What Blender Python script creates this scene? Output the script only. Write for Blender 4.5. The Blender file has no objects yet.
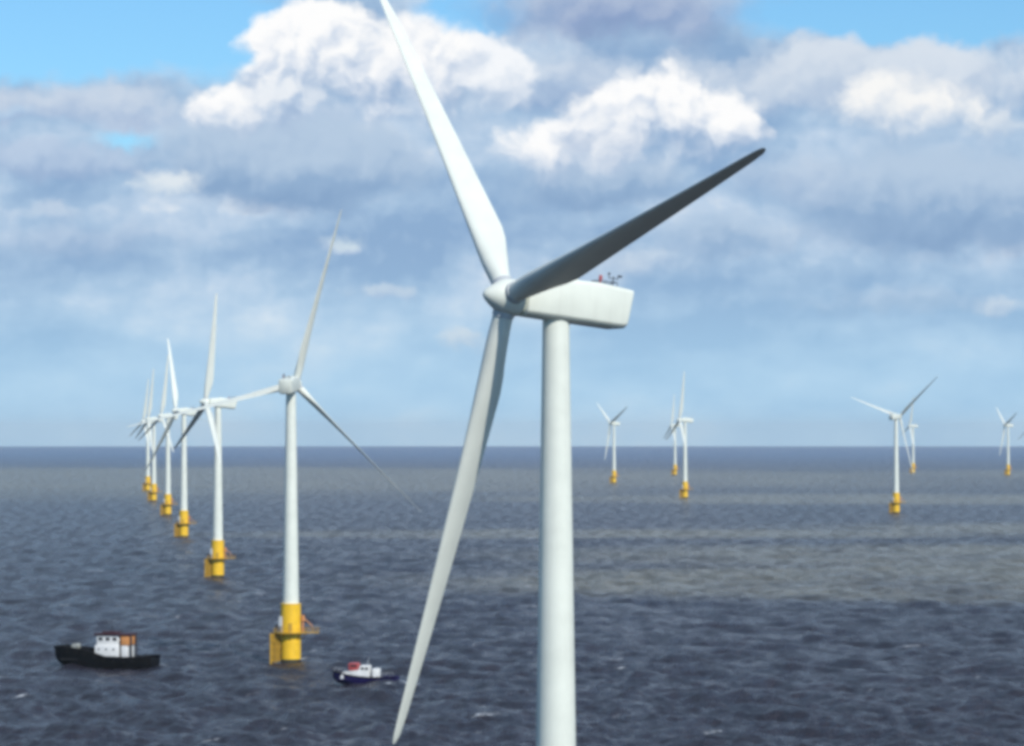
import bpy, bmesh, math, random
import numpy as np
from mathutils import Vector, Matrix

random.seed(4)
S = bpy.context.scene
C = S.collection
RAD = math.radians
F = 3300.0            # focal length in pixels of a 1024 px wide frame
EYE = 433.0           # eye level
CAMH = 59.0
RE = 7.39e6           # earth radius with normal refraction

# ------------------------------------------------------------------ camera
cd = bpy.data.cameras.new('camera')
cam = bpy.data.objects.new('camera', cd)
C.objects.link(cam)
cam.location = (0, 0, CAMH)
cam.rotation_euler = (RAD(90) + math.atan((EYE - 373) / F), 0, 0)
cd.sensor_width = 36
cd.lens = F / 1024 * 36
cd.clip_start = 1
cd.clip_end = 120000
S.camera = cam
S.view_settings.view_transform = 'Standard'
S.view_settings.look = 'None'
S.view_settings.exposure = 0.0
S.view_settings.gamma = 1
S.cycles.filter_width = 4.0
S.cycles.max_bounces = 5
S.cycles.volume_bounces = 0

# ------------------------------------------------------------------ sun
SUN_EL, SUN_AZ = 40.0, 151.0           # azimuth clockwise from +Y
sdir = Vector((math.sin(RAD(SUN_AZ)) * math.cos(RAD(SUN_EL)), math.cos(RAD(SUN_AZ)) * math.cos(RAD(SUN_EL)), math.sin(RAD(SUN_EL))))
sl = bpy.data.lights.new('sun', 'SUN')
sl.energy = 4.0
sl.angle = RAD(0.53)
sl.color = (1.0, 0.955, 0.88)
so = bpy.data.objects.new('sun', sl)
C.objects.link(so)
so.rotation_euler = (-sdir).to_track_quat('-Z', 'Y').to_euler()

# ------------------------------------------------------------------ node helpers
class NT:
    def __init__(s, tree):
        s.t = tree; s.n = tree.nodes; s.l = tree.links
    def new(s, typ, **kw):
        nd = s.n.new(typ)
        for k, v in kw.items(): setattr(nd, k, v)
        return nd
    def put(s, sock, v):
        if v is None: return
        if isinstance(v, bpy.types.NodeSocket): s.l.new(v, sock)
        else: sock.default_value = v
    def m(s, op, a, b=None, c=None, clamp=False):
        nd = s.new('ShaderNodeMath', operation=op); nd.use_clamp = clamp
        s.put(nd.inputs[0], a); s.put(nd.inputs[1], b); s.put(nd.inputs[2], c)
        return nd.outputs[0]
    def v(s, op, a, b=None, c=None):
        nd = s.new('ShaderNodeVectorMath', operation=op)
        s.put(nd.inputs[0], a); s.put(nd.inputs[1], b)
        if c is not None: s.put(nd.inputs[2], c)
        return nd.outputs['Value'] if op in ('DOT_PRODUCT', 'LENGTH', 'DISTANCE') else nd.outputs[0]
    def ss(s, x, a, b, o0=0.0, o1=1.0):
        nd = s.new('ShaderNodeMapRange', interpolation_type='SMOOTHSTEP')
        s.put(nd.inputs['Value'], x); s.put(nd.inputs['From Min'], a); s.put(nd.inputs['From Max'], b)
        s.put(nd.inputs['To Min'], o0); s.put(nd.inputs['To Max'], o1)
        return nd.outputs[0]
    def mix(s, f, a, b):
        nd = s.new('ShaderNodeMix', data_type='RGBA')
        s.put(nd.inputs[0], f); s.put(nd.inputs[6], a); s.put(nd.inputs[7], b)
        return nd.outputs[2]
    def noise(s, vec, scale, detail=4.0, rough=0.5, lac=2.0, color=False, dist=0.0):
        nd = s.new('ShaderNodeTexNoise')
        s.put(nd.inputs['Vector'], vec); s.put(nd.inputs['Scale'], scale); s.put(nd.inputs['Detail'], detail)
        s.put(nd.inputs['Roughness'], rough); s.put(nd.inputs['Lacunarity'], lac); s.put(nd.inputs['Distortion'], dist)
        return nd.outputs['Color'] if color else nd.outputs[0]
    def ramp(s, f, stops):
        nd = s.new('ShaderNodeValToRGB'); cr = nd.color_ramp
        while len(cr.elements) < len(stops): cr.elements.new(0.5)
        for e, (p, c) in zip(cr.elements, stops): e.position = p; e.color = c
        s.put(nd.inputs[0], f); return nd.outputs[0]

def srgb(r, g, b, k=1.0):
    f = lambda c: (c / 255 / 12.92 if c / 255 <= 0.04045 else ((c / 255 + 0.055) / 1.055) ** 2.4) * k
    return (f(r), f(g), f(b), 1.0)

# ------------------------------------------------------------------ sky: clear air plus cloud layers in direction space
W = bpy.data.worlds.new('World'); S.world = W; W.use_nodes = True
N = NT(W.node_tree); N.n.clear()
sky = N.new('ShaderNodeTexSky', sky_type='NISHITA')
sky.sun_disc = False; sky.sun_elevation = RAD(SUN_EL); sky.sun_rotation = RAD(SUN_AZ)
sky.air_density = 1.0; sky.dust_density = 0.4; sky.ozone_density = 2.5
tc = N.new('ShaderNodeTexCoord')
D = N.v('NORMALIZE', tc.outputs['Generated'])
P = N.v('SCALE', D); P.node.inputs['Scale'].default_value = F
sep = N.new('ShaderNodeSeparateXYZ'); N.l.new(P, sep.inputs[0])
PX, PY, PZ = sep.outputs
# slow turbulence that bends every cloud outline, and round billows that make it puffy
Pst = N.v('MULTIPLY', P, (1, 1, 1.25))
w1 = N.noise(Pst, 0.012, 3.0, 0.5, color=True)
w2 = N.noise(Pst, 0.05, 4.0, 0.55, color=True)
wa = N.v('MULTIPLY', N.v('SUBTRACT', w1, (0.5, 0.5, 0.5)), (80, 40, 44))
wb = N.v('MULTIPLY', N.v('SUBTRACT', w2, (0.5, 0.5, 0.5)), (22, 10, 20))
PW = N.v('ADD', N.v('ADD', P, wa), wb)
def billow(vec, scale, detail=2.0):
    nd = N.new('ShaderNodeTexVoronoi', feature='F1', voronoi_dimensions='3D')
    nd.normalize = True
    N.l.new(vec, nd.inputs['Vector'])
    nd.inputs['Scale'].default_value = scale; nd.inputs['Detail'].default_value = detail
    nd.inputs['Roughness'].default_value = 0.5
    return N.m('SUBTRACT', 1.0, nd.outputs['Distance'])
PB = N.v('ADD', P, N.v('ADD', wb, N.v('MULTIPLY', wa, (0.5, 0.5, 0.5))))
OFF = (-7.0, 0.0, 9.0)
b1 = billow(PB, 0.026); b2 = billow(N.v('ADD', PB, OFF), 0.026)
n1 = N.noise(PB, 0.020, 4.0, 0.5)
n2 = N.noise(N.v('ADD', PB, OFF), 0.020, 4.0, 0.5)
relief = N.m('ADD', N.m('MULTIPLY', N.m('SUBTRACT', b1, b2), 0.9), N.m('MULTIPLY', N.m('SUBTRACT', n1, n2), 0.7))
bc_ = N.m('ADD', N.m('MULTIPLY', N.m('SUBTRACT', b1, 0.72), 1.0), N.m('MULTIPLY', N.m('SUBTRACT', n1, 0.5), 0.9))
front = N.ss(PY, 0.0, 1200.0)

# clear sky colour
clear = N.v('MULTIPLY', sky.outputs[0], (0.066, 0.103, 0.128))
# --- thin layered cloud behind: horizontal streaks, smoother toward the horizon
Ps = N.v('MULTIPLY', P, (1, 1, 2.2))
s1 = N.noise(N.v('ADD', Ps, N.v('MULTIPLY', wa, (0.7, 0, 0.7))), 0.0065, 5.0, 0.46)
s2 = N.noise(Ps, 0.024, 4.0, 0.5)
hz = N.ss(PZ, 20.0, 200.0)
val = N.m('ADD', N.m('MULTIPLY', s1, 1.25), N.m('MULTIPLY', s2, 0.22))
val = N.m('ADD', val, N.m('MULTIPLY', relief, N.m('ADD', 0.12, N.m('MULTIPLY', hz, 0.30))))
val = N.m('SUBTRACT', val, 0.35)
high = N.ramp(val, [(0.20, srgb(142, 174, 210)), (0.40, srgb(166, 194, 223)), (0.56, srgb(192, 212, 234)), (0.72, srgb(226, 234, 243))])
low = N.ramp(val, [(0.18, srgb(166, 206, 236)), (0.45, srgb(180, 216, 242)), (0.8, srgb(202, 226, 243))])
layer = N.mix(hz, low, high)

def blobf(cx, cy, rx, ry, edge=0.5):
    """soft-edged ellipse around the direction (cx, cy)"""
    q = N.v('SUBTRACT', PW, (cx - 512, 0, EYE - cy))
    q = N.v('MULTIPLY', q, (1 / rx, 0, 1 / ry))
    r = N.m('SUBTRACT', 1.0, N.v('LENGTH', q))
    return N.m('MULTIPLY', N.ss(r, 0.0, edge), front)

# clear gaps
gaps = None
for g in [(90, 30, 260, 68, 0.35), (128, 145, 52, 15, 0.9), (940, 12, 270, 44, 0.35), (470, 16, 70, 30, 0.5), (20, 118, 40, 12, 0.9)]:
    b = blobf(*g)
    gaps = b if gaps is None else N.m('MAXIMUM', gaps, b)
# away from the pictured part, broken cloud with clear gaps of its own
brk = N.ss(N.noise(P, 0.0011, 5.0, 0.55), 0.50, 0.58)
brk = N.m('MULTIPLY', brk, N.ss(PZ, 560.0, 900.0))
gaps = N.m('MAXIMUM', gaps, brk)
gaps = N.m('MAXIMUM', gaps, N.m('MULTIPLY', N.m('SUBTRACT', 1.0, front), N.ss(N.noise(P, 0.0008, 5.0, 0.55), 0.36, 0.46)))  # unseen sky behind the camera made mostly clear to weaken fill light
col = N.mix(gaps, layer, clear)

def cumulus(col, cx, cy, rx, ry, edge=0.3, lo=-0.9, hi=0.45, dark=(140, 166, 203), mid=(196, 210, 229), bright=(255, 255, 255), op=1.0, rg=2.0, puff=14.0, fade=(-1.2, -0.35)):
    q = N.v('SUBTRACT', PW, (cx - 512, 0, EYE - cy))
    q = N.v('MULTIPLY', q, (1 / rx, 0, 1 / ry))
    r = N.m('SUBTRACT', 1.0, N.v('LENGTH', q))
    r = N.m('ADD', r, N.m('MULTIPLY', bc_, puff / min(rx, ry) * 2.0))
    a = N.m('MULTIPLY', N.ss(r, 0.0, edge), front)
    sz = N.new('ShaderNodeSeparateXYZ'); N.l.new(q, sz.inputs[0])
    h = N.m('ADD', sz.outputs[2], N.m('MULTIPLY', relief, rg))
    t = N.ss(h, lo, hi)
    und = N.ss(N.m('ADD', sz.outputs[2], N.m('MULTIPLY', bc_, 0.8)), *fade)      # dissolving underside
    a = N.m('MULTIPLY', N.m('MULTIPLY', a, und), op)
    c = N.ramp(t, [(0.0, srgb(*dark)), (0.5, srgb(*mid)), (1.0, srgb(*bright))])
    return N.mix(a, col, c)

GB = dict(dark=(132, 163, 200), mid=(148, 177, 210), bright=(182, 203, 226))      # shaded cloud body
WB = dict(dark=(160, 184, 215), mid=(218, 227, 240), bright=(255, 255, 255))      # sunlit crown
for args in [
    dict(cx=70, cy=112, rx=210, ry=30, dark=(156, 178, 212), mid=(180, 198, 223), bright=(204, 216, 232), edge=0.7, op=0.85, rg=1.2),
    dict(cx=60, cy=168, rx=150, ry=26, dark=(146, 172, 208), mid=(166, 188, 218), bright=(186, 204, 228), edge=0.7, op=0.8, rg=1.2),
    dict(cx=860, cy=80, rx=270, ry=46, dark=(172, 192, 219), mid=(194, 209, 228), bright=(218, 227, 238), edge=0.5, op=0.9, rg=1.2),
    dict(cx=620, cy=10, rx=190, ry=58, dark=(128, 150, 190), mid=(142, 164, 202), bright=(178, 193, 218), edge=0.9, rg=1.2),
    dict(cx=560, cy=82, rx=110, ry=44, dark=(146, 170, 206), mid=(176, 196, 222), bright=(212, 223, 237), edge=0.7, op=0.8),
    dict(cx=475, cy=84, rx=72, ry=54, dark=(172, 194, 220), mid=(208, 220, 236), bright=(246, 249, 253), edge=0.3, fade=(-1.1, 0.1)),
    dict(cx=290, cy=160, rx=165, ry=66, edge=0.4, rg=1.0, fade=(-1.4, -0.7), **GB),
    dict(cx=230, cy=112, rx=44, ry=40, edge=0.35, fade=(-1.1, 0.1), **WB),
    dict(cx=408, cy=76, rx=82, ry=68, edge=0.35, fade=(-1.1, 0.2), lo=-0.9, hi=0.7, rg=2.8, **WB),
    dict(cx=326, cy=70, rx=92, ry=74, edge=0.2, fade=(-1.1, 0.15), lo=-0.9, hi=0.6, rg=2.8, **WB),
    dict(cx=290, cy=112, rx=62, ry=34, edge=0.6, op=0.75, rg=2.4, dark=(158, 182, 214), mid=(194, 210, 231), bright=(240, 244, 249)),
    dict(cx=320, cy=178, rx=150, ry=44, edge=0.8, op=0.9, rg=1.0, **GB),
    dict(cx=168, cy=192, rx=36, ry=22, dark=(172, 196, 222), mid=(204, 219, 234), bright=(228, 236, 242), edge=0.7, op=0.9),
    dict(cx=600, cy=180, rx=125, ry=38, edge=0.6, op=1.0, fade=(-1.4, -0.6), rg=1.0, **GB),
    dict(cx=566, cy=152, rx=92, ry=38, edge=0.4, fade=(-1.1, 0.2), lo=-1.0, hi=0.5, **WB),
    dict(cx=660, cy=124, rx=118, ry=60, edge=0.28, fade=(-1.1, 0.2), lo=-0.9, hi=0.65, rg=2.8, **WB),
    dict(cx=735, cy=130, rx=40, ry=30, edge=0.4, fade=(-1.2, 0.0), lo=-1.0, hi=0.5, **WB),
    dict(cx=940, cy=200, rx=190, ry=74, edge=0.5, op=1.0, rg=1.0, fade=(-1.4, -0.6), **GB),
    dict(cx=800, cy=180, rx=90, ry=40, edge=0.9, op=0.7, rg=1.3, dark=(150, 176, 210), mid=(172, 194, 221), bright=(196, 212, 231)),
    dict(cx=900, cy=112, rx=96, ry=44, edge=0.5, fade=(-1.2, 0.2), lo=-1.0, hi=0.6, dark=(176, 196, 221), mid=(220, 228, 238), bright=(249, 249, 248)),
    dict(cx=985, cy=130, rx=50, ry=22, edge=0.8, op=0.7, dark=(176, 196, 221), mid=(200, 214, 230), bright=(228, 234, 240)),
    dict(cx=730, cy=235, rx=120, ry=30, edge=0.9, op=0.8, rg=1.0, **GB),
    dict(cx=100, cy=245, rx=150, ry=26, edge=0.9, op=0.7, rg=1.0, dark=(146, 175, 209), mid=(162, 187, 217), bright=(186, 205, 228)),
    dict(cx=900, cy=300, rx=160, ry=22, edge=0.9, op=0.6, rg=1.0, dark=(150, 180, 212), mid=(164, 191, 219), bright=(186, 207, 229)),
    dict(cx=337, cy=243, rx=34, ry=16, dark=(180, 200, 226), mid=(205, 220, 236), bright=(220, 234, 240), edge=0.9, op=0.8),
    dict(cx=60, cy=215, rx=90, ry=16, dark=(176, 198, 224), mid=(192, 209, 230), bright=(208, 221, 236), edge=0.9, op=0.6),
    dict(cx=640, cy=265, rx=90, ry=22, dark=(176, 198, 224), mid=(196, 212, 231), bright=(214, 225, 237), edge=0.9, op=0.6),
    dict(cx=990, cy=305, rx=46, ry=16, dark=(172, 196, 222), mid=(190, 209, 229), bright=(206, 220, 234), edge=0.9, op=0.7),
    dict(cx=455, cy=340, rx=36, ry=15, dark=(180, 204, 226), mid=(196, 214, 230), bright=(208, 222, 233), edge=0.9, op=0.8),
    dict(cx=380, cy=290, rx=30, ry=13, dark=(176, 198, 224), mid=(196, 212, 230), bright=(206, 220, 233), edge=0.9, op=0.6),
]:
    col = cumulus(col, **args)
bg = N.new('ShaderNodeBackground'); N.l.new(col, bg.inputs[0])
# the NISHITA part is scaled to the 0.05-0.15 range above
bg.inputs[1].default_value = 1.0
wo = N.new('ShaderNodeOutputWorld'); N.l.new(bg.outputs[0], wo.inputs[0])

# ------------------------------------------------------------------ materials
def mat(name, color, rough=0.5, metal=0.0, var=0.08, scale=2.0, coat=0.0, streak=0.0, bump=0.0, spec=0.5):
    """painted or plain surface with a little uneven weathering of its own"""
    m = bpy.data.materials.new(name); m.use_nodes = True
    T = NT(m.node_tree); b = T.n['Principled BSDF']
    t = T.new('ShaderNodeTexCoord'); o = t.outputs['Object']
    n = T.noise(o, scale, 6.0, 0.6)
    dk = tuple(c * (1 - var * 2.2) for c in color[:3]) + (1,)
    lt = tuple(min(1, c * (1 + var)) for c in color[:3]) + (1,)
    c = T.ramp(n, [(0.3, dk), (0.62, lt)])
    if streak:
        st = T.noise(T.v('MULTIPLY', o, (2.5, 2.5, 0.07)), 1.0, 5.0, 0.65)
        c = T.mix(T.ss(st, 0.52, 0.74, 0.0, streak), c, (0.23, 0.19, 0.14, 1))
    T.l.new(c, b.inputs['Base Color'])
    T.l.new(T.ss(n, 0.3, 0.7, rough * 0.85, min(1, rough * 1.15)), b.inputs['Roughness'])
    b.inputs['Metallic'].default_value = metal; b.inputs['Specular IOR Level'].default_value = spec
    if coat: b.inputs['Coat Weight'].default_value = coat
    if bump:
        bp = T.new('ShaderNodeBump'); bp.inputs['Strength'].default_value = bump
        T.l.new(n, bp.inputs['Height']); T.l.new(bp.outputs[0], b.inputs['Normal'])
    return m

M = dict(
    white=mat('turbine_white_paint', (0.74, 0.765, 0.675, 1), 0.42, var=0.03, scale=0.35, streak=0.10),
    blade=mat('blade_gelcoat', (0.69, 0.71, 0.635, 1), 0.5, spec=0.3, var=0.03, scale=0.25),
    hubm=mat('hub_metal', (0.10, 0.10, 0.11, 1), 0.6),
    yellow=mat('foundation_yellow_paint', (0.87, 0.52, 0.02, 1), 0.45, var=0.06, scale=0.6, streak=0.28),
    yellow2=mat('shaded_yellow_paint', (0.48, 0.28, 0.025, 1), 0.55, var=0.10, scale=1.0, streak=0.35),  # foundation yellow darkened: shade on the landing's sunless side put into the colour
    weed_reflection=mat('growth_and_reflection', (0.035, 0.04, 0.025, 1), 0.8, var=0.2, scale=3.0, bump=0.4),
    grate=mat('grating_steel', (0.30, 0.22, 0.05, 1), 0.6, var=0.15),
    grey=mat('grey_steel', (0.45, 0.47, 0.48, 1), 0.45, var=0.05),
    dark=mat('dark_steel', (0.03, 0.03, 0.035, 1), 0.5, var=0.1),
    darkred=mat('dark_red_paint', (0.045, 0.013, 0.016, 1), 0.5, var=0.08),
    red=mat('red_paint', (0.40, 0.07, 0.07, 1), 0.45, var=0.08),
    black=mat('black_hull_paint', (0.003, 0.003, 0.004, 1), 0.65, spec=0.15, var=0.15, scale=1.2),
    rubber=mat('fender_rubber', (0.006, 0.006, 0.007, 1), 0.8, spec=0.2, var=0.1),
    navy=mat('navy_hull_paint', (0.010, 0.006, 0.062, 1), 0.5, spec=0.25, var=0.1, scale=1.5),
    deck=mat('boat_deck', (0.035, 0.036, 0.04, 1), 0.7, var=0.15, scale=3.0),
    ndeck=mat('blue_deck', (0.03, 0.025, 0.12, 1), 0.6, var=0.15, scale=3.0),
    cabin=mat('cabin_white_paint', (0.78, 0.77, 0.74, 1), 0.4, var=0.05, scale=1.5, streak=0.12),
    orange=mat('orange_paint', (0.62, 0.27, 0.09, 1), 0.45, var=0.06),
    glass=mat('cabin_glass', (0.02, 0.025, 0.03, 1), 0.08, var=0.05),
    pale=mat('pale_gear', (0.35, 0.36, 0.33, 1), 0.6, var=0.1),
)

# ------------------------------------------------------------------ mesh helpers
def obj(name, bm, m, parent=None, smooth=False, matrix=None):
    me = bpy.data.meshes.new(name)
    bmesh.ops.recalc_face_normals(bm, faces=bm.faces[:])
    bm.to_mesh(me); bm.free()
    me.materials.append(m)
    if smooth:
        me.polygons.foreach_set('use_smooth', [True] * len(me.polygons))
        try: me.set_sharp_from_angle(angle=RAD(35))
        except Exception: pass
    o = bpy.data.objects.new(name, me); C.objects.link(o)
    if parent: o.parent = parent
    if matrix is not None: o.matrix_local = matrix
    return o

def put(name, mesh, parent, matrix=None):
    o = bpy.data.objects.new(name, mesh); C.objects.link(o); o.parent = parent
    if matrix is not None: o.matrix_local = matrix
    return o

def rings(bm, rs, cap=True):
    vs = [[bm.verts.new(p) for p in r] for r in rs]
    for a, b in zip(vs, vs[1:]):
        n = len(a)
        for i in range(n):
            bm.faces.new((a[i], a[(i + 1) % n], b[(i + 1) % n], b[i]))
    if cap:
        bm.faces.new(list(reversed(vs[0]))); bm.faces.new(vs[-1])
    return vs

def lathe(bm, prof, n=48, axis='z', c=(0, 0, 0)):
    rs = []
    for r, h in prof:
        ring = []
        for i in range(n):
            a = 2 * math.pi * i / n
            x, y = r * math.cos(a), r * math.sin(a)
            p = (x, y, h) if axis == 'z' else ((h, x, y) if axis == 'x' else (x, h, y))
            ring.append((p[0] + c[0], p[1] + c[1], p[2] + c[2]))
        rs.append(ring)
    rings(bm, rs)

def tube(bm, a, b, r, n=10, r2=None):
    a, b = Vector(a), Vector(b); d = (b - a).normalized()
    u = d.orthogonal().normalized(); w = d.cross(u)
    r2 = r if r2 is None else r2
    rings(bm, [[p + (u * math.cos(2 * math.pi * i / n) + w * math.sin(2 * math.pi * i / n)) * q for i in range(n)] for p, q in ((a, r), (b, r2))])

def box(bm, c, s, bev=0.0, rot=None):
    g = bmesh.ops.create_cube(bm, size=1.0)
    vs = g['verts']
    for v in vs: v.co = Vector((v.co.x * s[0], v.co.y * s[1], v.co.z * s[2]))
    if bev:
        es = list({e for v in vs for e in v.link_edges})
        r = bmesh.ops.bevel(bm, geom=es, offset=bev, segments=2, affect='EDGES', profile=0.6)
        vs = r['verts'] + [v for v in vs if v.is_valid]
        vs = list({v for v in vs})
    for v in vs:
        if rot is not None: v.co = rot @ v.co
        v.co += Vector(c)

def tag(o, label=None, cat=None, group=None, kind=None):
    if label: o['label'] = label
    if cat: o['category'] = cat
    if group: o['group'] = group
    if kind: o['kind'] = kind
    return o

def empty(name, loc, rz=0):
    o = bpy.data.objects.new(name, None); C.objects.link(o)
    o.location = loc; o.rotation_euler = (0, 0, rz); o.empty_display_size = 2
    return o

def sea_z(x, y): return -(x * x + y * y) / (2 * RE)
def dist(yb):
    d = CAMH * F / (yb - EYE)
    for _ in range(6): d = (CAMH + d * d / 2 / RE) * F / (yb - EYE)
    return d

# ------------------------------------------------------------------ water: one sheet past the horizon, with real swell and chop
rng = np.random.default_rng(7)
WAVES = []
for i in range(120):
    lam = 2.8 * (36 / 2.8) ** (rng.random() ** 1.6)
    th = RAD(230) + rng.normal() * 0.75
    amp = 0.0105 * lam ** 0.72 * (0.6 + 0.8 * rng.random())
    WAVES.append((2 * math.pi / lam * math.cos(th), 2 * math.pi / lam * math.sin(th), amp, rng.random() * 6.283, lam))
def wave(x, y, step):
    z = np.zeros_like(x)
    for kx, ky, a, ph, lam in WAVES:
        w = np.clip(lam / (2.4 * step) - 0.7, 0, 1)
        if np.max(w) <= 0: continue
        s = np.sin(kx * x + ky * y + ph)
        z += w * a * (s + 0.35 * (s * s - 0.5))       # sharper crests
    return z
ang = np.concatenate([np.linspace(-180, -12, 90, endpoint=False), np.linspace(-12, -9.4, 40, endpoint=False),
                      np.linspace(-9.4, 9.4, 860, endpoint=False), np.linspace(9.4, 12, 40, endpoint=False), np.linspace(12, 180, 90, endpoint=False)])
r1 = np.array([0.0 + 25 * k for k in range(1, 22)])
dep = np.arange(318, 14.6, -0.42)
r2 = CAMH * F / dep
r3 = np.linspace(r2[-1], 34000, 60)[1:]
rad = np.concatenate([r1[r1 < r2[0] - 10], r2, r3])
step = np.gradient(rad)
A, Rr = np.meshgrid(np.radians(ang), rad)
X = Rr * np.sin(A); Y = Rr * np.cos(A)
Z = -(X ** 2 + Y ** 2) / (2 * RE) + wave(X, Y, step[:, None] * np.ones_like(X)) * (np.abs(A) < RAD(12.5))
nr, na = X.shape
co = np.stack([X, Y, Z], -1).reshape(-1, 3)
co = np.vstack([co, [[0, 0, 0]]])
i0 = (np.arange(nr - 1)[:, None] * na + np.arange(na)[None]).ravel()
i1 = (np.arange(nr - 1)[:, None] * na + (np.arange(na)[None] + 1) % na).ravel()
quads = np.stack([i0, i0 + na, i1 + na, i1], -1)
tris = np.stack([np.full(na, nr * na), np.arange(na), (np.arange(na) + 1) % na], -1)
me = bpy.data.meshes.new('water')
me.vertices.add(len(co)); me.vertices.foreach_set('co', co.ravel())
nl = quads.size + tris.size
me.loops.add(nl); me.loops.foreach_set('vertex_index', np.concatenate([quads.ravel(), tris.ravel()]))
npoly = len(quads) + len(tris)
me.polygons.add(npoly)
st = np.concatenate([np.arange(len(quads)) * 4, quads.size + np.arange(len(tris)) * 3])
me.polygons.foreach_set('loop_start', st)
me.polygons.foreach_set('use_smooth', [True] * npoly)
me.update(calc_edges=True)
wm = bpy.data.materials.new('sea_water'); wm.use_nodes = True
T = NT(wm.node_tree); b = T.n['Principled BSDF']
geo = T.new('ShaderNodeNewGeometry'); pos = geo.outputs['Position']
# turbid water; sunlight through cloud gaps painted in as paler bands
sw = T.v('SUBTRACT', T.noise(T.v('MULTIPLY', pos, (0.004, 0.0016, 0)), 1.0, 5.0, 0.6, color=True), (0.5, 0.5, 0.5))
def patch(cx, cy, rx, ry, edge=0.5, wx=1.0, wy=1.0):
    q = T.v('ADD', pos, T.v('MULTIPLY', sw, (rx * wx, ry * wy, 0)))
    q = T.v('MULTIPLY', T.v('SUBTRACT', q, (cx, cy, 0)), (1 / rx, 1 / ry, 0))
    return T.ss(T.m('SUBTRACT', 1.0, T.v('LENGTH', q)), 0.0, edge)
sunlit_water = None
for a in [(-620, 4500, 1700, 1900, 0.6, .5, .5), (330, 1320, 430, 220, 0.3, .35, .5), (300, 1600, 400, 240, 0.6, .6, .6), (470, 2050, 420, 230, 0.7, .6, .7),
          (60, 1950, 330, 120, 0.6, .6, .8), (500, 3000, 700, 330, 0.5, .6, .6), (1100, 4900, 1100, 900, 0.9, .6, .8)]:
    p = patch(*a); sunlit_water = p if sunlit_water is None else T.m('MAXIMUM', sunlit_water, p)
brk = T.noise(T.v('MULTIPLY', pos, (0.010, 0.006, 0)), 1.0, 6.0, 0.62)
sunlit_water = T.m('MULTIPLY', sunlit_water, T.ss(brk, 0.30, 0.56, 0.45, 1.0))
tone = T.noise(T.v('MULTIPLY', pos, (0.0035, 0.0014, 0)), 1.0, 6.0, 0.6)
base = T.ramp(tone, [(0.3, (0.012, 0.011, 0.018, 1)), (0.7, (0.025, 0.024, 0.034, 1))])
far_blue = T.ss(T.m('ADD', T.v('LENGTH', pos), T.m('MULTIPLY', T.m('SUBTRACT', brk, 0.5), 4000.0)), 4200.0, 10500.0)  # water colour turns bluer with distance
base = T.mix(far_blue, base, (0.010, 0.040, 0.115, 1))
base = T.mix(sunlit_water, base, (0.100, 0.094, 0.072, 1))
# whitecaps: short breaking crests
fo = T.noise(T.v('MULTIPLY', pos, (0.060, 0.11, 0)), 1.0, 3.0, 0.5)
fo2 = T.noise(T.v('MULTIPLY', pos, (0.55, 0.9, 0)), 1.0, 4.0, 0.7)
foam = T.m('MULTIPLY', T.ss(fo, 0.685, 0.74), T.ss(fo2, 0.42, 0.62))
base = T.mix(foam, base, (0.62, 0.65, 0.68, 1))
b.inputs['IOR'].default_value = 1.33; b.inputs['Specular IOR Level'].default_value = 0.36
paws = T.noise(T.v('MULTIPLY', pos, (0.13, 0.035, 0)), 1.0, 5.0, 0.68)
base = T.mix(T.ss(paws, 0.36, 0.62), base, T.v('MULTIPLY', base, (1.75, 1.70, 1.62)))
T.l.new(T.m('ADD', T.ss(paws, 0.35, 0.65, 0.40, 0.18), T.m('MULTIPLY', foam, 0.5)), b.inputs['Roughness'])
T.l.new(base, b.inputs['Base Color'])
c1 = T.noise(T.v('MULTIPLY', pos, (0.55, 0.62, 0.5)), 1.0, 6.0, 0.62)
c2 = T.noise(T.v('MULTIPLY', pos, (0.095, 0.050, 0.05)), 1.0, 4.0, 0.55)
bp = T.new('ShaderNodeBump'); bp.inputs['Strength'].default_value = 1.0; bp.inputs['Distance'].default_value = 1.0
T.l.new(T.m('ADD', T.m('MULTIPLY', c1, 1.25), T.m('MULTIPLY', c2, 2.6)), bp.inputs['Height'])
T.l.new(bp.outputs[0], b.inputs['Normal'])
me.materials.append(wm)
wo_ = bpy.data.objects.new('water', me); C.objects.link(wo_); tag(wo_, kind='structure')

# ------------------------------------------------------------------ haze
bm = bmesh.new(); box(bm, (0, 0, 20), (70000, 70000, 270))
hm = bpy.data.materials.new('sea_haze'); hm.use_nodes = True
T = NT(hm.node_tree); T.n.clear()
pv = T.new('ShaderNodeVolumePrincipled'); pv.inputs['Color'].default_value = (0.86, 0.95, 1.0, 1)
pv.inputs['Density'].default_value = 2.2e-5; pv.inputs['Anisotropy'].default_value = 0.0
om = T.new('ShaderNodeOutputMaterial'); T.l.new(pv.outputs[0], om.inputs['Volume'])
hz_o = obj('haze', bm, hm); tag(hz_o, kind='stuff')

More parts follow.
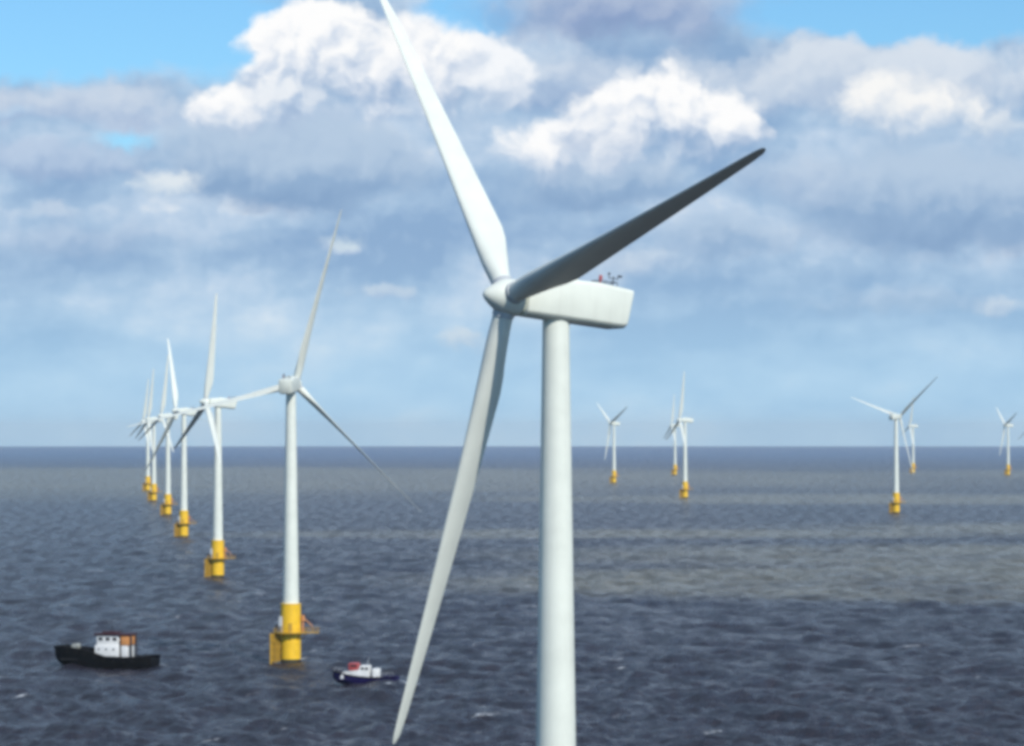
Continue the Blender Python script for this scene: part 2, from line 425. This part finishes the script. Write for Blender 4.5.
# ------------------------------------------------------------------ wind turbine meshes (shared by every turbine)
HUBH = 71.8
BL = 45.0
def blade_mesh():
    bm = bmesh.new()
    rs = [0.9, 1.6, 2.6, 3.6, 4.8, 6.2, 7.8, 9.5, 12, 15, 19, 23, 27, 31, 35, 39, 42, 44, 44.7, 45.0]
    ch = np.interp(rs, [0.9, 2.6, 4.8, 7.8, 9.5, 12, 19, 27, 35, 42, 44, 44.7, 45], [1.95, 1.95, 2.6, 3.2, 3.32, 3.15, 2.65, 2.1, 1.55, 1.05, .8, .5, .12])
    th = np.interp(rs, [0.9, 2.6, 4.8, 7.8, 12, 19, 27, 45], [1.0, 1.0, .66, .42, .30, .24, .20, .15])
    tw = np.interp(rs, [0.9, 5, 9.5, 15, 23, 33, 45], [7, 7, 6, 4.5, 3, 1.5, 0])
    bl = np.interp(rs, [0.9, 2.6, 8.5], [0, 0, 1])       # circle to airfoil
    n = 28; sec = []
    for r, c, t, w, k in zip(rs, ch, th, tw, bl):
        ring = []
        for i in range(n):
            a = 2 * math.pi * i / n
            xx = 0.5 * (1 + math.cos(a))               # 1 = trailing edge, 0 = leading edge
            yt = 5 * t * (0.2969 * math.sqrt(xx) - .126 * xx - .3516 * xx ** 2 + .2843 * xx ** 3 - .1036 * xx ** 4)
            yc = 0.03 * 4 * xx * (1 - xx)
            ax_, ay_ = 0.32 - xx, (yc + (yt if a < math.pi else -yt))
            cx_, cy_ = -0.5 * math.cos(a), 0.5 * t * math.sin(a)
            x = (ax_ * k + cx_ * (1 - k)) * c
            y = -(ay_ * k + cy_ * (1 - k)) * c
            p = RAD(PITCH + w)
            # leading edge (+x) turns toward -y (upwind) with pitch
            X_ = x * math.cos(p) - y * math.sin(p) * -1
            Y_ = -x * math.sin(p) + y * math.cos(p)
            ring.append((X_, Y_ - 0.0009 * r * r * 0.4, r))
        sec.append(ring)
    rings(bm, sec)
    return bm
PITCH = 102.0

def nacelle_mesh():
    """+x runs back from the rotor centre, z up, in the tilted rotor frame"""
    bm = bmesh.new()
    xs = [1.35, 1.5, 2.3, 4.0, 6.5, 9.0, 11.0, 12.0, 12.45, 12.6]
    top = np.interp(xs, [1.35, 1.5, 2.3, 4, 6.5, 8.6, 12.45, 12.6], [1.45, 1.6, 1.8, 2.1, 2.4, 2.5, 2.2, 2.05])
    bot = np.interp(xs, [1.35, 1.5, 12.0, 12.45, 12.6], [-1.4, -1.55, -1.6, -1.5, -1.35])
    hw = np.interp(xs, [1.35, 1.5, 2.3, 4, 12.0, 12.45, 12.6], [1.4, 1.6, 1.76, 1.82, 1.78, 1.68, 1.5])
    rs = []
    for x, t, b_, w in zip(xs, top, bot, hw):
        r = 0.38; bc = 0.75
        pts = []
        def arc(cy, cz, r, a0, a1, k=5):
            for i in range(k):
                a = RAD(a0 + (a1 - a0) * i / (k - 1)); pts.append((cy + r * math.cos(a), cz + r * math.sin(a)))
        arc(w - r, t - r, r, 0, 90); arc(-w + r, t - r, r, 90, 180)
        # undercut belly
        pts += [(-w, b_ + .5), (-w + .05, b_ + .36), (-w + .42, b_ + .05), (-w + .55, b_), (w - .55, b_), (w - .42, b_ + .05), (w - .05, b_ + .36), (w, b_ + .5)]
        # rear end leans: top reaches farther back
        rs.append([(x + (0.0 if x < 10 else (z - b_) * 0.13 - .1), y, z) for y, z in pts])
    rings(bm, rs)
    return bm

def mk(name, bm, m, smooth=True):
    bmesh.ops.recalc_face_normals(bm, faces=bm.faces[:])
    me = bpy.data.meshes.new(name); bm.to_mesh(me); bm.free(); me.materials.append(m)
    if smooth:
        me.polygons.foreach_set('use_smooth', [True] * len(me.polygons))
        me.set_sharp_from_angle(angle=RAD(38))
    return me

ME = {}
ME['blade'] = mk('blade', blade_mesh(), M['blade'])
ME['nacelle'] = mk('nacelle', nacelle_mesh(), M['white'])
bm = bmesh.new()     # spinner, x toward the back
lathe(bm, [(0.05, -2.6), (.3, -2.52), (.62, -2.22), (1.0, -1.7), (1.35, -1.15), (1.62, -.6), (1.76, 0), (1.75, .9), (1.68, 1.12), (1.3, 1.2)], 40, 'x')
ME['spinner'] = mk('spinner', bm, M['white'])
bm = bmesh.new(); lathe(bm, [(1.2, 1.0), (1.22, 1.2), (1.22, 1.5)], 32, 'x'); ME['collar'] = mk('rotor_collar', bm, M['hubm'])
bm = bmesh.new(); lathe(bm, [(1.02, 1.35), (1.06, 1.4), (1.06, 1.86), (1.0, 1.9)], 32, 'z'); ME['root_ring'] = mk('root_ring', bm, M['grey'])
bm = bmesh.new()   # tower
TT, TB = HUBH - 1.8, 15.2
prof = []
for k in range(0, 21):
    z = TB + (TT - TB) * k / 20
    r = 2.10 + (1.27 - 2.10) * k / 20
    prof.append((r, z))
lathe(bm, prof, 64); ME['tower'] = mk('tower', bm, M['white'])
bm = bmesh.new(); lathe(bm, [(1.35, TT - .1), (1.62, TT), (1.62, TT + .3), (1.5, TT + .35)], 48); ME['yaw'] = mk('yaw_bearing', bm, M['hubm'])
bm = bmesh.new(); lathe(bm, [(2.62, 0.9), (2.62, 14.7), (2.62, 14.9), (2.72, 14.95), (2.72, 15.15), (2.3, 15.2)], 56); ME['tp'] = mk('transition_piece', bm, M['yellow'])
bm = bmesh.new(); lathe(bm, [(2.6, -12), (2.60, .2), (2.60, .95)], 48); ME['pile'] = mk('monopile', bm, M['weed_reflection'])  # dark growth colour left showing above water stands in for the dark reflection
# working platform with railings and a laydown wing on one side
bm = bmesh.new()
lathe(bm, [(2.64, 7.55), (4.3, 7.55), (4.3, 7.85), (2.64, 7.85)], 40)
box(bm, (5.55, 0, 7.7), (3.4, 2.4, .26), .03)
for k in range(8):
    a = 2 * math.pi * k / 8
    tube(bm, (2.6 * math.cos(a), 2.6 * math.sin(a), 5.9), (4.0 * math.cos(a), 4.0 * math.sin(a), 7.55), .12, 8)
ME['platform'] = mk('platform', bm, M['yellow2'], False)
bm = bmesh.new()
pts = [(4.25 * math.cos(a), 4.25 * math.sin(a)) for a in [RAD(18 + 324 * i / 22) for i in range(23)]]
pts = [(7.2, 1.15), (5.7, 1.15)] + pts + [(5.7, -1.15), (7.2, -1.15)]
pts.append(pts[0])
for (x, y), (x2, y2) in zip(pts, pts[1:]):
    tube(bm, (x, y, 7.8), (x, y, 8.95), .035, 6)
    for z in (8.4, 8.95): tube(bm, (x, y, z), (x2, y2, z), .035, 6)
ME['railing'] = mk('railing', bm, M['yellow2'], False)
# boat landing: two fender tubes, stubs and a ladder
bm = bmesh.new()
for x in (-5.0, -4.3, -3.6, -2.95):
    for y in (-1.5, .9):
        tube(bm, (x, y, -3 if x < -4.5 else .3), (x, y, 7.5), .32 if x < -4.5 else .25, 12)
for z in (.6, 2.3, 4.0, 5.7, 7.2):
    for y in (-1.5, .9): tube(bm, (-5.0, y, z), (-2.4, y * .8, z + .15), .15, 10)
    tube(bm, (-5.0, -1.5, z), (-5.0, .9, z), .13, 8)
box(bm, (-3.9, -.3, 4.3), (2.2, 2.3, .12), .02)
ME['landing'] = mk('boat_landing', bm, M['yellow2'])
bm = bmesh.new()
for x in (-4.15, -3.65): tube(bm, (x, -1.75, -1), (x, -1.75, 8.9), .06, 8)
for k in range(32): tube(bm, (-4.15, -1.75, -.8 + .3 * k), (-3.65, -1.75, -.8 + .3 * k), .03, 6)
ME['ladder'] = mk('ladder', bm, M['yellow2'])
bm = bmesh.new()
tube(bm, (3.2, -.9, 7.85), (3.2, -.9, 10.6), .22, 14); lathe(bm, [(.3, 10.6), (.42, 10.7), (.42, 12.1), (.3, 12.2)], 20, 'z', (3.2, -.9, 0))
tube(bm, (3.2, -.9, 11.6), (5.7, -1.6, 9.4), .13, 10)
tube(bm, (5.7, -1.6, 9.4), (5.7, -1.6, 8.6), .03, 6)
ME['crane'] = mk('davit_crane', bm, M['orange'])
bm = bmesh.new(); box(bm, (-2.5, -1.6, 10.6), (.9, .7, 2.6), .06); box(bm, (-2.2, -1.45, 8.8), (.35, .3, 1.9)); ME['cabinet'] = mk('control_cabinet', bm, M['grey'], False)
bm = bmesh.new(); box(bm, (-3.6, -.8, 9.2), (.75, .75, .9), .06); tube(bm, (-3.6, -.8, 7.85), (-3.6, -.8, 8.8), .2, 10); ME['lantern'] = mk('navigation_lantern', bm, M['dark'], False)
bm = bmesh.new(); box(bm, (0, -2.63, 9.1), (1.0, .12, 2.2), .03); ME['door'] = mk('entry_door', bm, M['yellow2'], False)
# roof kit on the nacelle (in nacelle frame)
bm = bmesh.new()
tube(bm, (0, 0, 0), (0, 0, .45), .07, 8); lathe(bm, [(.12, .45), (.17, .5), (.17, .85), (.1, .95)], 14); ME['avlight'] = mk('aviation_light', bm, M['red'])
bm = bmesh.new()
tube(bm, (0, 0, 0), (0, 0, 1.2), .05, 8); tube(bm, (-.5, 0, 1.0), (.5, 0, 1.0), .04, 8)
tube(bm, (.5, 0, 1.0), (.5, 0, 1.25), .05, 6); tube(bm, (-.5, 0, 1.0), (-.5, 0, 1.3), .04, 6)
box(bm, (.72, 0, 1.28), (.45, .04, .2)); lathe(bm, [(.05, 1.3), (.13, 1.34), (.13, 1.46), (.05, 1.5)], 10, 'z', (-.5, 0, 0))
ME['vane'] = mk('wind_vane', bm, M['dark'])
bm = bmesh.new()
for y in (-.75, .75):
    tube(bm, (0, y, .38), (2.0, y, .38), .035, 6)
    for x in (0, .66, 1.33, 2.0): tube(bm, (x, y, 0), (x, y, .38), .035, 6)
for x in (0, 2.0): tube(bm, (x, -.76, .38), (x, .76, .38), .034, 6)
ME['roofrail'] = mk('roof_rail', bm, M['dark'])
bm = bmesh.new(); box(bm, (0, 0, 0), (1.5, 1.7, .22), .06); ME['hatch'] = mk('roof_hatch', bm, M['white'])

# ------------------------------------------------------------------ every turbine: tower x, base y, hub x, hub y, yaw, blade angle, hue notes in the label
G1, G2 = 'wind turbines in the long row on the left', 'distant wind turbines scattered on the right'
TURB = [
    (None, None, 507.5, 297.0, 29.2, 13.8, 'huge near white wind turbine, one dark blade crossing in front of its nacelle', None),
    (291, 662, 295, 382, 262, 106, 'white wind turbine on a yellow foundation between the two boats, its rotor turned away', G1),
    (218, 577, 205, 400, 20, 86, 'white wind turbine just behind the one between the boats, one blade straight up', G1),
    (184, 537, 177, 408, 34, 111, 'white wind turbine, third one along the left row, its bright upper blade leaning left', G1),
    (168, 515, 160, 415, 26, 84, 'white wind turbine, fourth one along the left row, upright blade faint against the sky', G1),
    (154, 501, 149, 418, 18, 83, 'white wind turbine, second from the far end of the left row, thin upright blade', G1),
    (148, 491, 143, 420, 23, 81, 'farthest white wind turbine of the left row, standing leftmost', G1),
    (614, 483, 610, 423, 27, 26, 'small distant wind turbine just right of the big tower, blades spread in a Y', G2),
    (685, 498, 679, 421, 11, 85, 'white wind turbine in front of the overlapping pair, one tall blade straight up', G2),
    (675, 475, 671, 425, 10, 87, 'smaller wind turbine mostly hidden behind the front one of the overlapping pair', G2),
    (896, 513, 899, 416, 232, 19, 'white wind turbine nearest on the right, two blades raised in a wide open V', G2),
    (913, 473, 909, 425, 8, 79, 'small faint wind turbine seen close behind the nearest right-hand one', G2),
    (1008, 475, 1005, 425, 15, 23, 'small faint wind turbine near the right edge with a dark raised blade', G2),
    (1035, 475, 1031.5, 425, 18, 89, 'wind turbine cut off by the right edge, only a dark blade tip showing', G2),
]
def rotor_axes(phi, tilt=6.0):
    ph, t = RAD(phi), RAD(tilt)
    a = Vector((-math.cos(ph), -math.sin(ph), 0)); up = Vector((0, 0, 1))
    ax = a * math.cos(t) + up * math.sin(t); v = up * math.cos(t) - a * math.sin(t)
    u = Vector((math.sin(ph), -math.cos(ph), 0))
    return ax, u, v
def basis(x, y, z, o):
    m = Matrix.Identity(4)
    for i, c in enumerate((x, y, z, o)):
        for j in range(3): m[j][i] = c[j]
    return m
SPAN = 5.3     # rotor centre to tower axis
for i, (tx, yb, hx, hy, phi, th, label, grp) in enumerate(TURB):
    ax, u, v = rotor_axes(phi)
    if tx is None:
        d = 311.0
        hub = Vector(((hx - 512) / F * d, d, CAMH + (EYE - hy) / F * d))
        base = hub - ax * SPAN; base.z = sea_z(base.x, base.y)
    else:
        d = dist(yb)
        base = Vector(((tx - 512) / F * d, d, sea_z((tx - 512) / F * d, d)))
    root = empty('wind_turbine', base)
    tag(root, label, 'wind turbine', grp)
    hubl = Vector((-ax.x * -SPAN, -ax.y * -SPAN, HUBH)) if tx is not None else hub - base
    if tx is None: hubl = Vector((ax.x * SPAN, ax.y * SPAN, hub.z - base.z))
    rf = basis(-ax, (v.cross(-ax)), v, hubl)                # x runs backward, z = rotor 'up'
    # tower etc.
    dz = (hubl.z - (HUBH))
    put('tower', ME['tower'], root, Matrix.Translation((0, 0, dz)))
    put('yaw_bearing', ME['yaw'], root, Matrix.Translation((0, 0, dz)))
    tp = put('transition_piece', ME['tp'], root, Matrix.Translation((0, 0, dz)))
    put('entry_door', ME['door'], tp)
    put('monopile', ME['pile'], root)
    pl = put('platform', ME['platform'], root); put('railing', ME['railing'], pl)
    bl = put('boat_landing', ME['landing'], root)
    put('ladder', ME['ladder'], bl)
    put('davit_crane', ME['crane'], pl)
    put('control_cabinet', ME['cabinet'], pl)
    put('navigation_lantern', ME['lantern'], pl)
    nac = put('nacelle', ME['nacelle'], root, rf)
    for nm, key, loc in (('aviation_light', 'avlight', (9.3, -1.1, 2.3)), ('wind_vane', 'vane', (11.0, -.6, 2.15)), ('roof_rail', 'roofrail', (9.4, 0, 2.4)), ('roof_hatch', 'hatch', (6.3, 0, 2.45))):
        put(nm, ME[key], nac, Matrix.Translation(loc))
    hubo = put('rotor_hub', ME['spinner'], root, rf)
    put('rotor_collar', ME['collar'], hubo)
    for k in range(3):
        q = RAD(th + 120 * k)
        z = (u * math.cos(q) + v * math.sin(q))
        z = (z * math.cos(RAD(.5)) + ax * math.sin(RAD(.5))).normalized()
        x = (u * math.sin(q) - v * math.cos(q)).normalized()       # clockwise seen from upwind
        y = z.cross(x).normalized(); x = y.cross(z)
        b_ = put('blade', ME['blade'], root, basis(x, y, z, hubl) @ Matrix.Diagonal((1, 1, 1.045 if yb == 662 else 1, 1)))
        put('root_ring', ME['root_ring'], b_)

# ------------------------------------------------------------------ boats
def hull(L, B, stations, n=None):
    """stations: (t along 0 stern..1 bow, half beam, keel z, chine z, sheer z)"""
    bm = bmesh.new(); rs = []
    for t, hb, kz, cz, sz in stations:
        x = t * L
        rs.append([(x, 0, kz), (x, hb * .55, kz + (cz - kz) * .35), (x, hb * .9, cz), (x, hb, (cz + sz) / 2), (x, hb * 1.03, sz), (x, hb * .96, sz), (x, hb * .94, sz - .9),
                   (x, -hb * .94, sz - .9), (x, -hb * .96, sz), (x, -hb * 1.03, sz), (x, -hb, (cz + sz) / 2), (x, -hb * .9, cz), (x, -hb * .55, kz + (cz - kz) * .35)])
    rings(bm, rs)
    return bm

def at(px, py):
    d = dist(py); x = (px - 512) / F * d
    return Vector((x, d, sea_z(x, d)))

# black workboat, bow to the left
p = at(106, 667)
wb_ = empty('work_boat', (p.x, p.y, p.z), RAD(180 - 16))
tag(wb_, 'black workboat with a white wheelhouse and orange aft panel, bow raised, out on the left', 'boat')
L = 27.2
hb = bmesh.new()
hb.free()
st_ = [(0, 2.9, -.4, .4, 3.3), (.06, 3.35, -.9, .2, 3.25), (.25, 3.6, -1.2, 0, 3.0), (.45, 3.7, -1.2, 0, 3.1), (.58, 3.6, -1.2, 0, 4.1), (.66, 3.45, -1.0, .3, 4.7), (.82, 2.9, -.6, 1.0, 5.2), (.92, 2.1, .2, 1.9, 5.5), (.98, 1.2, 1.4, 2.9, 5.4), (1.0, .6, 2.6, 3.6, 5.1)]
bm = hull(L, 7.2, st_)
bmesh.ops.translate(bm, verts=bm.verts[:], vec=(-L / 2, 0, 0))
h_ = obj('hull', bm, M['black'], wb_, True)
bm = bmesh.new()
for s in (-1, 1):
    for (t, hb1, _, _, z1), (t2, hb2, _, _, z2) in zip(st_, st_[1:]):
        tube(bm, (t * L - L / 2, s * (hb1 + .12), z1 - .25), (t2 * L - L / 2, s * (hb2 + .12), z2 - .25), .26, 10)
obj('rubbing_fender', bm, M['rubber'], h_, True)
for k in range(9):
    bm = bmesh.new()
    t = .08 + .095 * k; x = t * L - L / 2
    hbv = float(np.interp(t, [s[0] for s in st_], [s[1] for s in st_])); zv = float(np.interp(t, [s[0] for s in st_], [s[4] for s in st_]))
    for a in range(14):
        a0, a1 = RAD(a * 360 / 14), RAD((a + 1) * 360 / 14)
        tube(bm, (x + .42 * math.cos(a0), hbv + .3, zv - 1.15 + .42 * math.sin(a0)), (x + .42 * math.cos(a1), hbv + .3, zv - 1.15 + .42 * math.sin(a1)), .15, 8)
    obj('tyre_fender', bm, M['rubber'], h_, True)
bm = bmesh.new(); box(bm, (-.4, 0, 2.05), (L * .84, 6.2, .14)); obj('deck', bm, M['deck'], wb_)
# wheelhouse: lower house and raised bridge, facing the bow (+x)
WX = -1.9
bm = bmesh.new(); box(bm, (WX + .4, 0, 4.0), (6.6, 5.4, 3.6), .25); box(bm, (WX + .3, 0, 6.9), (6.0, 4.8, 2.6), .3)
wh = obj('wheelhouse', bm, M['cabin'], wb_, True)
bm = bmesh.new(); box(bm, (WX - .8, 0, 8.45), (9.6, 5.4, .6), .12); box(bm, (WX + .2, 0, 8.95), (4.0, 3.2, .5), .12); rf_ = obj('roof', bm, M['darkred'], wh, True); rf_['label'] = 'dark red wheelhouse roof'
for s_ in (-1, 1):
    for x in (-1.6, .3, 2.2):
        bm = bmesh.new(); box(bm, (WX + x, s_ * 2.42, 7.3), (1.15, .08, .8), .03); obj('window', bm, M['glass'], wh)
    for x in (-1.4, .6, 2.6):
        bm = bmesh.new(); lathe(bm, [(.02, -.04), (.26, -.04), (.26, .04), (.02, .04)], 18, 'y', (WX + x, s_ * 2.71, 4.7)); obj('porthole', bm, M['glass'], wh)
for y in (-1.5, 0, 1.5):
    bm = bmesh.new(); box(bm, (WX + 3.32, y, 7.3), (.08, 1.2, .9), .03); obj('window', bm, M['glass'], wh)
bm = bmesh.new(); box(bm, (WX - 4.35, 0, 6.95), (2.1, 5.0, 2.3), .15); o = obj('aft_casing', bm, M['orange'], wb_, True); o['label'] = 'orange casing behind the wheelhouse'
bm = bmesh.new(); box(bm, (WX - 4.2, 0, 3.95), (1.7, 4.8, 3.5), .12); obj('lower_casing', bm, M['cabin'], wb_, True)
bm = bmesh.new()
for y in (-1.7, 1.7): tube(bm, (WX - 5.7, y, 2.2), (WX - 5.7, y, 8.1), .28, 12)
box(bm, (WX - 3.1, 0, 4.6), (.35, 4.9, 4.8), .05); obj('exhaust_stack', bm, M['dark'], wb_, True)
bm = bmesh.new(); tube(bm, (WX, 0, 9.1), (WX, 0, 10.9), .09, 8, .05); tube(bm, (WX, -.9, 10.2), (WX, .9, 10.2), .05, 6); box(bm, (WX + .25, 0, 9.7), (.3, 1.6, .16)); obj('mast', bm, M['dark'], wb_, True)
bm = bmesh.new(); lathe(bm, [(.3, -1.3), (.75, -1.25), (.75, -1.1), (.36, -1.05), (.36, 1.05), (.75, 1.1), (.75, 1.25), (.3, 1.3)], 20, 'y', (8.0, 0, 5.2)); box(bm, (8, 0, 4.0), (1.6, 2.9, .5), .05); obj('winch', bm, M['pale'], wb_, True)
bm = bmesh.new()
for y in (-1.6, 1.6): tube(bm, (-9.2, y, 1.75), (-9.2, y, 3.1), .22, 10)
tube(bm, (-9.2, -1.9, 2.8), (-9.2, 1.9, 2.8), .16, 10); obj('towing_bitts', bm, M['dark'], wb_, True)
for s in (-1, 1):
    bm = bmesh.new()
    pr = None
    for t in (.62, .68, .74, .80, .86, .91, .96, .99):
        x = t * L - L / 2; hbv = float(np.interp(t, [q[0] for q in st_], [q[1] for q in st_])); zv = float(np.interp(t, [q[0] for q in st_], [q[4] for q in st_]))
        p2 = (x, s * hbv * .98, zv + .6); tube(bm, (x, s * hbv * .98, zv - .05), p2, .035, 6)
        if pr: tube(bm, pr, p2, .035, 6)
        pr = p2
    obj('bow_rail', bm, M['dark'], wb_, True)

# small blue crew boat
p = at(365.5, 683)
cb = empty('crew_boat', (p.x, p.y, p.z), RAD(180 - 8))
tag(cb, 'small dark blue crew boat with white and red cabin beside the big blade tip', 'boat')
L = 15.6
st_ = [(0, 2.0, -.3, .25, 1.75), (.08, 2.25, -.6, .1, 1.75), (.4, 2.35, -.7, 0, 1.7), (.62, 2.25, -.65, .1, 1.95), (.8, 1.75, -.4, .6, 2.4), (.92, 1.0, .1, 1.1, 2.8), (.98, .45, .9, 1.7, 2.95), (1.0, .15, 1.5, 2.1, 2.95)]
bm = hull(L, 4.6, st_); bmesh.ops.translate(bm, verts=bm.verts[:], vec=(-L / 2, 0, 0))
h_ = obj('hull', bm, M['navy'], cb, True)
bm = bmesh.new()
for s in (-1, 1):
    for (t, hb1, _, _, z1), (t2, hb2, _, _, z2) in zip(st_, st_[1:]):
        tube(bm, (t * L - L / 2, s * (hb1 + .06), z1 - .15), (t2 * L - L / 2, s * (hb2 + .06), z2 - .15), .14, 8)
obj('rubbing_strake', bm, M['rubber'], h_, True)
bm = bmesh.new(); box(bm, (-.3, 0, 1.05), (L * .84, 4.0, .1)); obj('deck', bm, M['ndeck'], cb)
bm = bmesh.new()     # raked cabin
prof_ = [(-1.2, 1.1), (-1.2, 4.3), (1.0, 4.3), (1.3, 3.1), (5.2, 2.8), (5.8, 1.1)]
rings(bm, [[(x, s * 1.65, z) for x, z in prof_] for s in (-1, 1)])
es = bm.edges[:]; bmesh.ops.bevel(bm, geom=es, offset=.14, segments=2, affect='EDGES')
cbn = obj('cabin', bm, M['cabin'], cb, True)
for s in (-1, 1):
    for x in (-.6, .4):
        bm = bmesh.new(); box(bm, (x, s * 1.67, 3.6), (.7, .06, .6), .02); obj('window', bm, M['glass'], cbn)
bm = bmesh.new(); box(bm, (3.83, 0, 4.15), (.06, 2.0, .6), .02); obj('windscreen', bm, M['glass'], cbn)
bm = bmesh.new(); box(bm, (2.6, 0, 3.95), (2.4, 2.7, 1.8), .22); o = obj('canopy', bm, M['red'], cb, True)
for s_ in (-1, 1):
    bm = bmesh.new(); box(bm, (2.6, s_ * 1.36, 4.2), (1.5, .06, .5), .02); obj('window', bm, M['glass'], o)
bm = bmesh.new(); box(bm, (-2.7, 0, 2.3), (1.7, 2.2, 2.6), .25); obj('deck_locker', bm, M['cabin'], cb, True)
bm = bmesh.new(); tube(bm, (-.6, 0, 4.2), (-.9, 0, 6.2), .06, 8, .04); tube(bm, (-.8, -.6, 5.4), (-.8, .6, 5.4), .04, 6); box(bm, (-.6, 0, 5.0), (.2, 1.1, .14)); obj('mast', bm, M['grey'], cb, True)
for s in (-1, 1):
    bm = bmesh.new()
    pr = None
    for t in (.1, .2, .3, .6, .7, .8, .9, .97):
        x = t * L - L / 2; hbv = float(np.interp(t, [q[0] for q in st_], [q[1] for q in st_])); zv = float(np.interp(t, [q[0] for q in st_], [q[4] for q in st_]))
        p2 = (x, s * hbv * .96, zv + .75); tube(bm, (x, s * hbv * .96, zv - .05), p2, .03, 6)
        if pr and t != .6: tube(bm, pr, p2, .03, 6)
        pr = p2
    obj('hand_rail', bm, M['grey'], cb, True)

# churned foam around hulls and foundations, lying on the waves
fm = bpy.data.materials.new('foam'); fm.use_nodes = True
T = NT(fm.node_tree); b = T.n['Principled BSDF']; b.inputs['Base Color'].default_value = (.60, .64, .68, 1); b.inputs['Roughness'].default_value = .8
g_ = T.new('ShaderNodeNewGeometry'); at_ = T.new('ShaderNodeAttribute', attribute_name='fade')
nz = T.noise(T.v('MULTIPLY', g_.outputs['Position'], (.7, .7, .7)), 1.0, 5.0, .65)
T.l.new(T.ss(T.m('ADD', T.m('MULTIPLY', at_.outputs['Fac'], .5), nz), .74, 1.0), b.inputs['Alpha'])
def foam(name, center, hx_, hy_, rot, nx=26, ny=26, hole=0.0):
    c, s = math.cos(rot), math.sin(rot)
    me = bpy.data.meshes.new(name); vs = []; fs = []; fd = []
    for j in range(ny + 1):
        for i in range(nx + 1):
            a, q = -1 + 2 * i / nx, -1 + 2 * j / ny
            x = center.x + a * hx_ * c - q * hy_ * s; y = center.y + a * hx_ * s + q * hy_ * c
            vs.append((x, y)); r = math.hypot(a, q)
            fd.append(max(0, 1 - r))
    xy = np.array(vs); stp = float(np.hypot(center.x, center.y)) ** 2 / (CAMH * F) * .42
    z = -(xy ** 2).sum(1) / (2 * RE) + wave(xy[:, 0], xy[:, 1], np.full(len(xy), stp)) + .12
    for j in range(ny):
        for i in range(nx):
            k = j * (nx + 1) + i; fs.append((k, k + 1, k + nx + 2, k + nx + 1))
    me.from_pydata([(x, y, zz) for (x, y), zz in zip(vs, z)], [], fs)
    at2 = me.attributes.new('fade', 'FLOAT', 'POINT'); at2.data.foreach_set('value', fd)
    me.materials.append(fm)
    o = bpy.data.objects.new(name, me); C.objects.link(o); tag(o, kind='stuff'); return o
q = at(365.5, 683)
foam('wake_foam', Vector((q.x + 7.5, q.y - 1.0, 0)), 9, 3.0, RAD(-8))
for x_, y_ in ((290, 661), (218, 576), (184, 536.5)):
    q = at(x_, y_); foam('wake_foam', Vector((q.x + 1.5, q.y - 2.5, 0)), 6.5, 5.0, .3)
q = at(106, 667)
foam('wake_foam', Vector((q.x + 13, q.y - 1, 0)), 7, 3.0, RAD(-16))
